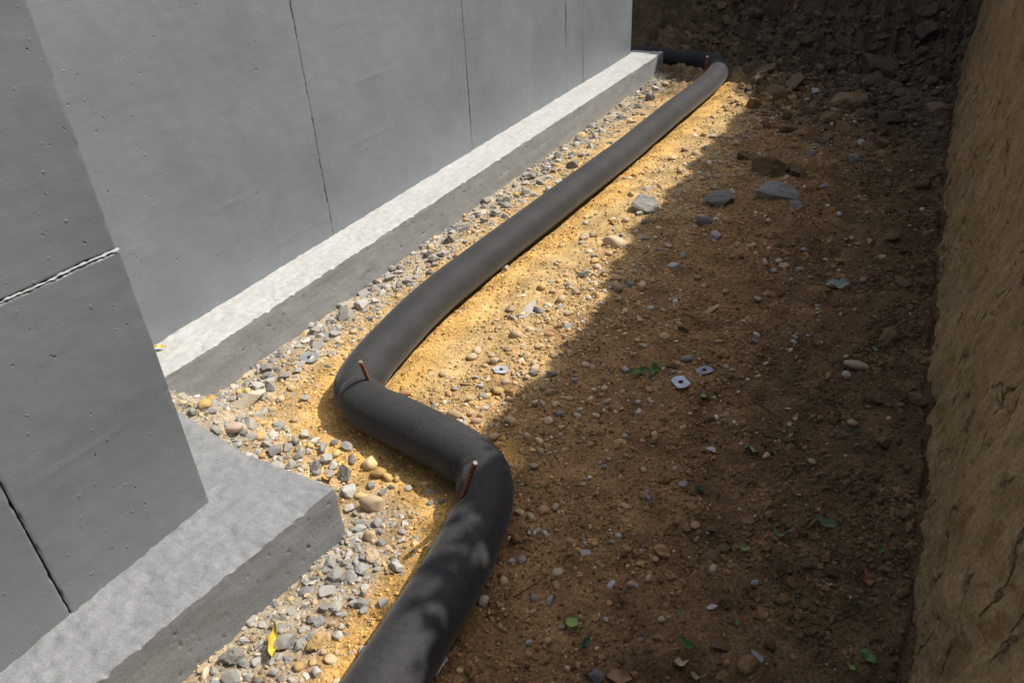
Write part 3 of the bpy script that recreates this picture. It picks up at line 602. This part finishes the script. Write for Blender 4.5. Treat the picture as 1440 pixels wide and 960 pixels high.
# more of the crushed stone packed along the footings, and pebbles on the sand
rs = random.Random(21)
def fits(x, y, r): return all((x-a)**2+(y-b)**2 > (.8*(r+c))**2 for a, b, c in placed)
def fill(n, gen, kinds, wmin, wmax):
    k = 0; tries = 0
    while k < n and tries < 6000:
        tries += 1; x, y = gen(); P = np.array([x, y, float(G(x, y))]); w_ = wmin+(wmax-wmin)*rs.random()**2.2; r = w_*depth(P)/F/2
        px, py, _ = project(P)
        if r > .034 or not (0 < px < 1440 and 0 < py < 960) or not fits(x, y, r) or pipe_dist(np.array([x]), np.array([y]))[0] < .075+r: continue
        put(P, r, rs.choice(kinds)); k += 1
fill(75, lambda: (float(foot_x(3.))+.0+abs(rs.gauss(.02, .09)), 1.15+4.5*rs.random()**1.5), 'ggggdwy', 11, 26)
fill(36, lambda: (-1.02+rs.gauss(.03, .07), .45+.6*rs.random()), 'gggggdwp', 13, 27)
fill(34, lambda: (rs.uniform(-1.7, -1.0), rs.uniform(1.03, 1.22)), 'gggggwy', 12, 27)
fill(70, lambda: (rs.gauss(-1.0, .1), 1.35+3.2*rs.random()**1.3), 'pppogwg', 10, 20)
# clods of the broken earth at the trench end and under the bank
rc = random.Random(3)
for px, py, w_ in ((953, 20, 46), (1222, 55, 58), (1230, 92, 44), (1194, 138, 34), (1130, 25, 44), (1060, 40, 40), (1300, 40, 40), (1180, 20, 48), (1010, 55, 30), (1100, 70, 34), (1165, 95, 34), (1290, 90, 34), (1140, 60, 30), (1075, 100, 30), (1270, 130, 34), (1250, 165, 26),
                   (1120, 120, 28), (1050, 72, 26), (1310, 150, 26), (1170, 165, 22), (1085, 135, 24), (985, 25, 32), (1265, 20, 40), (1330, 70, 30), (920, 40, 36), (1225, 120, 26), (1105, 180, 20), (1240, 200, 22)):
    stone_px(px+rc.uniform(-4, 4), py, w_*1.35, 'h', None, None, rc.uniform(1, 1.5), .25)
for px, py, w_ in ((1080, 235, 46), (1045, 220, 30), (1120, 240, 34), (1270, 400, 26), (1250, 470, 30), (1230, 560, 26), (1290, 560, 22), (1000, 780, 26), (1020, 770, 22), (1170, 800, 24), (1140, 790, 20), (1010, 905, 26), (1225, 690, 20), (1260, 330, 26), (1300, 260, 24), (1240, 620, 26), (1180, 610, 20), (960, 460, 18)):
    stone_px(px, py, w_, 'c', None, None, rc.uniform(1, 1.3), .35)

# ------------------------------------------------------------------ gravel and crumbs nobody could count
PLATES = [at(*q) for q in ((957, 541), (990, 524), (705, 523), (436, 506))]
def scatter(name, n, xr, yr, rmin, rmax, dens, colf, base, mat, label, cat, shapes, smooth, pw=2.2, sink=.35, minpx=1.0):
    X = RNG.uniform(*xr, n); Y = RNG.uniform(*yr, n); keep = RNG.uniform(0, 1, n) < dens(X, Y)
    X, Y = X[keep], Y[keep]; u = RNG.uniform(0, 1, len(X)); r = rmin*(1-u*(1-(rmin/rmax)**pw))**(-1/pw)
    Z = G(X, Y); px, py, dp = project(np.stack([X, Y, Z], -1))
    ok = (px > -60) & (px < 1500) & (py > -60) & (py < 1030) & (r*2*F/dp > minpx) & (pipe_dist(X, Y) > .045+r)
    ok &= (X > np.where(Y > 1.0, foot_x(Y), np.where(Y < .95, -1.3, -9))+r*.3) & (X < bank_x(Y)-.01)
    ok &= ~((Y < .97) & (X < np.interp(Y, [-2.2, .353, .943], [-1.30, -1.139, -1.073])+.003)) & ~((Y < 1.04) & (X < -1.12))
    for q in PLATES: ok &= (X-q[0])**2+(Y-q[1])**2 > .032**2
    X, Y, Z, r = X[ok], Y[ok], Z[ok], r[ok]; n = len(X)
    C = colf(X, Y)
    P = np.array(shapes); Fq = base[1]; k = RNG.integers(0, len(P), n); nv = P.shape[1]
    B = P[k]*r[:, None, None]*RNG.uniform(.75, 1.25, (n, 1, 3))
    a = RNG.uniform(0, 6.283, n); c, s = np.cos(a)[:, None], np.sin(a)[:, None]; tl = RNG.normal(0, .35, n)[:, None]
    x1 = B[..., 0]*np.cos(tl)-B[..., 2]*np.sin(tl); z1 = B[..., 0]*np.sin(tl)+B[..., 2]*np.cos(tl)
    V = np.stack([x1*c-B[..., 1]*s+X[:, None], x1*s+B[..., 1]*c+Y[:, None], z1+(Z+r*.6*(1-2*sink))[:, None]], -1).reshape(-1, 3)
    Fa = (Fq[None]+(np.arange(n)*nv)[:, None, None]).reshape(-1, 3)
    Cv = np.repeat(C, nv, 0)
    o = mesh_np(name, V, Fa, mat, None, smooth, Cv); tag(o, label, cat, None, 'stuff'); print(name, n, len(Fa)); return o
def jag(V, a): return V*(1+rg.normal(size=(len(V), 1))*a)
SH1 = [jag(rock_shape(I1, rg, 2, .75, .06, .6, .9), .16) for _ in range(16)]; SHC = [jag(rock_shape(I2, rg, 5, .75, .06, .55, .9), .10) for _ in range(14)]; SH2 = [rock_shape(I2, rg, 9, .75, .03, .5, .85) for _ in range(14)]; SH2p = [rock_shape(I2, rg, 5, .68, .06, .55, .95) for _ in range(14)]
def pick(pal, X, var=.25):
    p = np.array(pal)[RNG.integers(0, len(pal), len(X))]; return p*RNG.uniform(1-var, 1+var, (len(X), 1))
def greyband(X, Y):
    g = np.exp(-(np.maximum(0, X-foot_x(Y)-.07)/.13)**2)*(Y > 1.05)*(1-sstep(5.6, 5.9, Y))+np.exp(-(np.maximum(0, X+1.02)/.13)**2)*(1-sstep(.9, 1.2, Y))+.9*np.exp(-((X+1.45)/.25)**2-((Y-1.1)/.12)**2)
    return np.clip(g, 0, 1)
def pebband(X, Y):
    n = fbm(X, Y, 3.5, 3, 77)
    return np.clip(.05+.9*np.exp(-((X+.98)/.17)**2)*sstep(1.2, 1.5, Y)+.12*np.exp(-((X+.6)/.3)**2)+n*.3, .02, 1)*(1-.7*sstep(5, 6, Y))*(1-.75*sstep(-.4, .1, X))
def clodband(X, Y): return (.22+.78*sstep(-.22, .12, fbm(X, Y, 2.6, 3, 83)))*np.clip(.10+.9*sstep(-.75, -.05, X+.2*fbm(X, Y, 2.4, 3, 78))+sstep(4.6, 5.8, Y), 0, 1)
GREYS = ((.31, .30, .275), (.37, .355, .325), (.27, .265, .25), (.21, .205, .195), (.43, .40, .34), (.40, .31, .18), (.34, .32, .28))
TANS = ((.50, .37, .20), (.55, .42, .25), (.45, .31, .17), (.43, .39, .32), (.60, .54, .43), (.52, .33, .15), (.42, .28, .16))
scatter('crushed_gravel', 34000, (-1.95, -.75), (.3, 6.0), .0046, .022, lambda X, Y: greyband(X, Y)*np.clip(.70+.9*fbm(X, Y, 5, 2, 81), .2, 1), lambda X, Y: pick(GREYS, X), I2, MAT['crumb'], 'fine grey crushed gravel spread along both footings', 'gravel', SH2, False, 2.1, .50, 3.0)
scatter('pebble_gravel', 9500, (-1.75, .1), (.45, 6.3), .006, .016, pebband, lambda X, Y: pick(TANS, X), I2, MAT['crumb'], 'small tan gravel scattered over the sand and soil', 'gravel', SH2p, True, 2.4)
scatter('fine_gravel', 30000, (-1.75, .1), (.45, 6.3), .0032, .006, pebband, lambda X, Y: pick(TANS, X), I1, MAT['crumb'], 'fine tan grit scattered over the sand and soil', 'gravel', SH1, False, 1.5)
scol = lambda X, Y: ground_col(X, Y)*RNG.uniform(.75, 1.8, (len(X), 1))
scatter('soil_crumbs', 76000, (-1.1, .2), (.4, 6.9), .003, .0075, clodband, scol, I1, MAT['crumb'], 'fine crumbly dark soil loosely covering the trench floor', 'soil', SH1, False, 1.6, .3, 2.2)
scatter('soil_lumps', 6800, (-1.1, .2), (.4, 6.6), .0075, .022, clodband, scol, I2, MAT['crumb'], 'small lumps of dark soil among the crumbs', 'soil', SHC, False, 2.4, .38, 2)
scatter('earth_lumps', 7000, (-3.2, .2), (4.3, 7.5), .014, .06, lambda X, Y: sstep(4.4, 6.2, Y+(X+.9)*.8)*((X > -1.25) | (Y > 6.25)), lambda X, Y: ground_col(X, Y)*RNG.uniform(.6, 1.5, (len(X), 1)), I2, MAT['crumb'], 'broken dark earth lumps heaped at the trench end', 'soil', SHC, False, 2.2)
scatter('sand_grains', 44000, (-1.8, -.3), (.4, 5.9), .0028, .0080, lambda X, Y: np.clip(.9-Y*.12, .25, 1)*(.35+.65*(fbm(X, Y, 6, 2, 79) > -.1)), lambda X, Y: np.clip(ground_col(X, Y)*RNG.uniform(.45, 1.75, (len(X), 1)), 0, .85), I1, MAT['crumb'], 'coarse yellow sand grains over the trench floor', 'sand', SH1, False, 2.0, .3, 1.3)

# ------------------------------------------------------------------ leaves, twigs, steel plates
def leaf_mesh(name, wid, curl, fold, seed, tip=1.3):
    n, m = 13, 7; u = np.linspace(0, 1, n); v = np.linspace(-1, 1, m); U, W = np.meshgrid(u, v, indexing='ij'); r = np.random.default_rng(seed)
    hw = wid*np.sin(np.pi*U**.8)**.85*(1-.25*U**tip)+.012
    X = U-.5; Y = hw*W*(1+.06*np.sin(U*19+seed)); Z = fold*np.abs(Y)+curl*(U-.45)**2*1.2+.09*np.sin(U*9+seed)*W+.05*np.sin(U*14+2*seed)+.02*r.normal()*W
    V = np.stack([X, Y, Z], -1).reshape(-1, 3); f = grid_faces(n, m)
    Vt = V+np.array([0, 0, .012]); k = n*m
    i = np.arange(k).reshape(n, m); ring = np.concatenate([i[0, :], i[1:, -1], i[-1, -2::-1], i[-2:0:-1, 0]]); j = np.roll(ring, -1)
    F_ = np.vstack([f[:, ::-1], f+k, np.stack([ring, j, j+k, ring+k], 1)])
    return mk_mesh(name, np.vstack([V, Vt]), F_, MAT['leaf'], True)
LEAVES = [leaf_mesh('leaf', .24, .8, .6, 1), leaf_mesh('leaf', .27, .5, .5, 2), leaf_mesh('leaf', .14, 1.2, 1.4, 3), leaf_mesh('leaf', .34, 1.0, .8, 4), leaf_mesh('leaf', .17, 1.9, .7, 5)]
LC = dict(G=(.12, .21, .055), g=(.21, .27, .14), s=(.27, .30, .23), y=(.62, .46, .05), b=(.34, .19, .10), t=(.50, .36, .22), r=(.33, .12, .06), l=(.32, .40, .12), k=(.05, .13, .08), n=(.55, .30, .08))
def leaf(px, py, w_, c, shape, a, label, z=None, group=None):
    P = on_ground(px, py) if z is None else at(px, py, z)
    o = bpy.data.objects.new('leaf', LEAVES[shape]); s = .88*w_*depth(P)/F; o.scale = (s, s, s)
    o.rotation_euler = (random.uniform(-.35, .35), random.uniform(-.2, .2), a); o.location = (P[0], P[1], P[2]+.12*s+.002)
    v = random.uniform(.9, 1.1); o.color = (*[k*v for k in LC[c]], 1); link(o); tag(o, label, 'leaf', group); return o
SOIL_G = 'small green leaf scrap lying on dark crumbly soil'; SG = 'green leaf scraps on the soil'; DRY = 'small curled dry brown leaf on the shaded soil'; DG = 'dry brown leaves on the soil'
leaf(1178, 406, 40, 's', 1, .1, 'broad dull grey green leaf on shaded soil near the clay bank')
leaf(898, 527, 30, 'G', 0, .6, 'bright green leaf with a drooping tip beside two steel plates')
leaf(921, 526, 26, 'G', 3, 1.9, 'green leaf folded upright beside the two steel plates')
leaf(990, 562, 17, 'l', 3, .3, 'small round pale green leaf below two steel plates')
leaf(1059, 638, 30, 'g', 1, -.15, 'flat mid green leaf on shaded soil beyond the pale oblong chip')
leaf(985, 690, 16, 'k', 3, 1.0, 'small dark teal leaf standing in the soil')
leaf(1165, 743, 44, 'g', 2, -.35, 'long rolled pale green leaf on dark soil')
leaf(1096, 757, 34, 'g', 4, .3, 'crumpled twisted green leaf on dark soil')
leaf(1046, 773, 18, 'l', 3, .4, 'small pale yellow green leaf beside the crumpled green leaf')
leaf(805, 884, 32, 'l', 3, -.3, 'yellow green ragged leaf near the pipe')
leaf(823, 910, 32, 'k', 2, 1.5, 'narrow dark green leaf beside the yellow green ragged leaf')
leaf(968, 912, 36, 'G', 2, -.35, 'bright green curled leaf above the dead brown leaves')
leaf(1220, 927, 34, 'G', 1, -.7, 'glossy green leaf near the foot of the clay bank')
leaf(1197, 942, 20, 'l', 2, -.5, 'small yellow leaf beside the glossy green leaf')
leaf(1048, 740, 42, 'b', 2, -.25, 'long rolled brown dead leaf on dark soil')
leaf(1216, 816, 32, 'r', 1, 1.9, 'reddish brown dead leaf tilted on the dark soil')
leaf(872, 956, 46, 'b', 1, .1, 'large brown dead leaf beside the dark grey stone')
leaf(957, 938, 26, 't', 3, .6, 'pale tan curled dead leaf')
leaf(980, 956, 26, 't', 4, .1, 'pale tan dead leaf lying flat below the curled one')
leaf(226, 491, 19, 'y', 1, .5, 'small yellow leaf on the pale top of the long footing', .153)
leaf(387, 911, 54, 'y', 2, 2.2, 'curled bright yellow leaf on grey rubble beside the corner footing')
leaf(463, 675, 26, 'n', 4, .4, 'orange dried leaf at the corner of the footing')
leaf(1284, 176, 18, 'g', 1, .3, 'single green leaf on dark earth close to the bank')
leaf(863, 316, 16, 'n', 1, .2, 'small orange leaf scrap at the shadow edge')
leaf(1222, 301, 16, 't', 1, .9, 'cream dry leaf on shaded soil near the knobbly concrete lump')
for x, y, w_, c in ((1192, 340, 20, 't'), (1226, 346, 24, 't'), (1147, 669, 22, 'b'), (1117, 697, 20, 't'), (1149, 720, 16, 'b'), (1147, 827, 22, 'b'), (1163, 824, 20, 't'), (1114, 848, 14, 'b'), (1117, 590, 18, 't'), (1149, 486, 20, 'b'), (1060, 742, 14, 'b'), (1290, 505, 12, 't'), (1130, 632, 12, 'b')):
    leaf(x, y, w_, c, random.choice((2, 4, 0)), random.uniform(0, 6), DRY, None, DG)
for x, y, w_, c in ((1236, 776, 14, 'G'), (1036, 877, 14, 'G'), (1206, 848, 12, 'G'), (1228, 448, 12, 'g'), (1230, 494, 14, 'g'), (1206, 610, 14, 'k'), (1204, 627, 10, 'g'), (1005, 552, 9, 'G'), (1221, 682, 9, 'G'), (1120, 839, 10, 'k'), (955, 860, 10, 'G'), (880, 832, 10, 'k'), (1155, 795, 10, 'G')):
    leaf(x, y, w_, c, random.choice((0, 1, 3)), random.uniform(0, 6), SOIL_G, None, SG)

MAT['zinc_dull'] = mat_plain('dull_galvanised_steel', (.30, .32, .35), .6, .5, .25, 40)
def washer(px, py, wid, rz, label, tiltx=.08, z=None, tilty=0.0):
    P = on_ground(px, py); s = wid*depth(P)/F/2; n = 32; a = np.linspace(0, 2*math.pi, n, endpoint=False)
    ro = np.minimum(np.minimum(1.0, .74/np.maximum(np.abs(np.sin(a)), 1e-3)), np.where(np.cos(a) > 0, 1.02/np.maximum(np.cos(a)+.38*np.abs(np.sin(a)), .01), 9))
    ri = .27; th_ = .09; L = []
    for r, z_ in ((ro, 0), (ro*.985, th_), (ri, th_), (ri, 0)): L.append(np.stack([np.cos(a)*r, np.sin(a)*r, np.full(n, z_)], 1))
    V = np.vstack(L); V[:, 2] += .03*V[:, 0]**2; i = np.arange(n); j = (i+1) % n
    Fq = np.vstack([np.stack([i+q*n, j+q*n, j+((q+1) % 4)*n, i+((q+1) % 4)*n], 1) for q in range(4)])
    o = mesh_np('steel_plate', V*s, Fq, MAT['zinc_dull' if 'darker grey' in label or 'dusty' in label or 'bluish' in label else 'zinc'], None, False); o.location = (P[0], P[1], P[2]+.009 if z is None else z); o.rotation_euler = (tiltx, tilty, rz)
    tag(o, label, 'washer', 'steel plates with a round hole'); return o
washer(957, 541, 28, -.75, 'pale galvanised steel plate with round hole lying beside a darker one', .12)
washer(990, 524, 25, .9, 'darker grey steel plate with round hole lying beside a paler one', -.06)
washer(705, 523, 21, .3, 'grey steel plate with hole on the sunlit pebbly sand', .1)
washer(436, 506, 27, .2, 'dusty steel plate with hole among gravel by the long footing', .15)
washer(614, 938, 40, .9, 'bluish steel plate tucked against the near length of pipe', .35, None, .3)

def twig(pts, r, label, mat='bark'):
    P = [on_ground(*p)+np.array([0, 0, r*1.2]) for p in pts]; P = catmull(np.array(P), .01); n = len(P); a = np.linspace(0, 2*math.pi, 6, endpoint=False)
    T = np.gradient(P, axis=0); T /= np.linalg.norm(T, axis=1)[:, None]; s = np.cross(T, [0, 0, 1.0]); s /= np.linalg.norm(s, axis=1)[:, None]; u = np.cross(s, T)
    rr = r*np.linspace(1, .5, n)[:, None, None]
    V = (P[:, None]+rr*(np.cos(a)[None, :, None]*s[:, None]+np.sin(a)[None, :, None]*u[:, None])).reshape(-1, 3); i = np.arange(n-1)*6
    tag(mesh_np('twig', V, np.vstack([grid_faces(n, 6), np.stack([i+5, i+11, i+6, i], 1)]), MAT[mat]), label, 'twig')
twig([(1060, 565), (1080, 577), (1100, 591)], .0028, 'thin straight grey twig on the shaded soil')
twig([(646, 541), (655, 542), (668, 541)], .003, 'tiny red brown twig on the sunlit sand', 'rust')
twig([(725, 838), (740, 829), (760, 815), (775, 805)], .0022, 'thin reddish root lying on soil beside the pipe', 'rust')
twig([(885, 955), (890, 940), (900, 928)], .002, 'thin curved stalk by the brown dead leaf')
twig([(1150, 531), (1165, 531), (1178, 532)], .003, 'short pale straw on the shaded soil')
twig([(1265, 195), (1290, 182), (1310, 170)], .006, 'dark root on the earth near the bank')
stone_px(1001, 433, 28, 'v', 'tan splinter of wood lying on the shaded soil', rz_px(990, 437, 1012, 429), 2.0, .0)

# ------------------------------------------------------------------ bushes on top of the bank, which throw the dappled shade
def bush(x, y, z, rx, ry, rz, n, label, seed):
    r = np.random.default_rng(seed); root = empty('leafy_bush', (x, y, z)); tag(root, label, 'bush', 'bushes on top of the bank')
    bm = bmesh.new()
    for _ in range(7):
        e = Vector((r.uniform(-rx, rx)*.8, r.uniform(-ry, ry)*.8, r.uniform(.5, 1)*rz*1.5)); L = e.length
        mt = Vector((0, 0, 1)).rotation_difference(e).to_matrix().to_4x4(); mt.translation = e*.5
        bmesh.ops.create_cone(bm, segments=6, radius1=.012, radius2=.004, depth=L, matrix=mt)
    me = bpy.data.meshes.new('stems'); bm.to_mesh(me); bm.free(); me.materials.append(MAT['bark']); link(bpy.data.objects.new('stems', me), root)
    k = 22; cc = r.normal(size=(k, 3))*.45; cl = cc[r.integers(0, k, n)]+r.normal(size=(n, 3))*.17
    P = cl*np.array([rx, ry, rz])+np.array([0, 0, rz*.95]); P[:, 2] = np.maximum(P[:, 2], .02)
    d = r.normal(size=(n, 3)); d /= np.linalg.norm(d, axis=1)[:, None]; e = np.cross(d, r.normal(size=(n, 3))); e /= np.linalg.norm(e, axis=1)[:, None]
    s = r.uniform(.022, .042, n)[:, None]
    V = np.stack([P-d*s, P+e*s*.55, P+d*s, P-e*s*.55], 1).reshape(-1, 3)
    link(mesh_np('foliage', V, np.arange(4*n).reshape(-1, 4), MAT['foliage'], None, False), None) if False else mesh_np('foliage', V, np.arange(4*n).reshape(-1, 4), MAT['foliage'], root, False)
for i, (x, y, rx, ry, rz, n) in enumerate(((.62, 2.0, .16, .28, .16, 240), (.60, 2.55, .14, .25, .14, 420), (.62, 1.5, .2, .3, .2, 150), (.68, 3.6, .14, .5, .10, 420), (.68, 4.9, .14, .5, .10, 420), (.70, 6.2, .14, .5, .10, 420))):
    bush(x, y, float(bank_top(y))-.03, rx, ry, rz, n, 'leafy green bush on the bank top above the trench', 900+i)
print('COUNT', COUNT, len(bpy.data.objects))
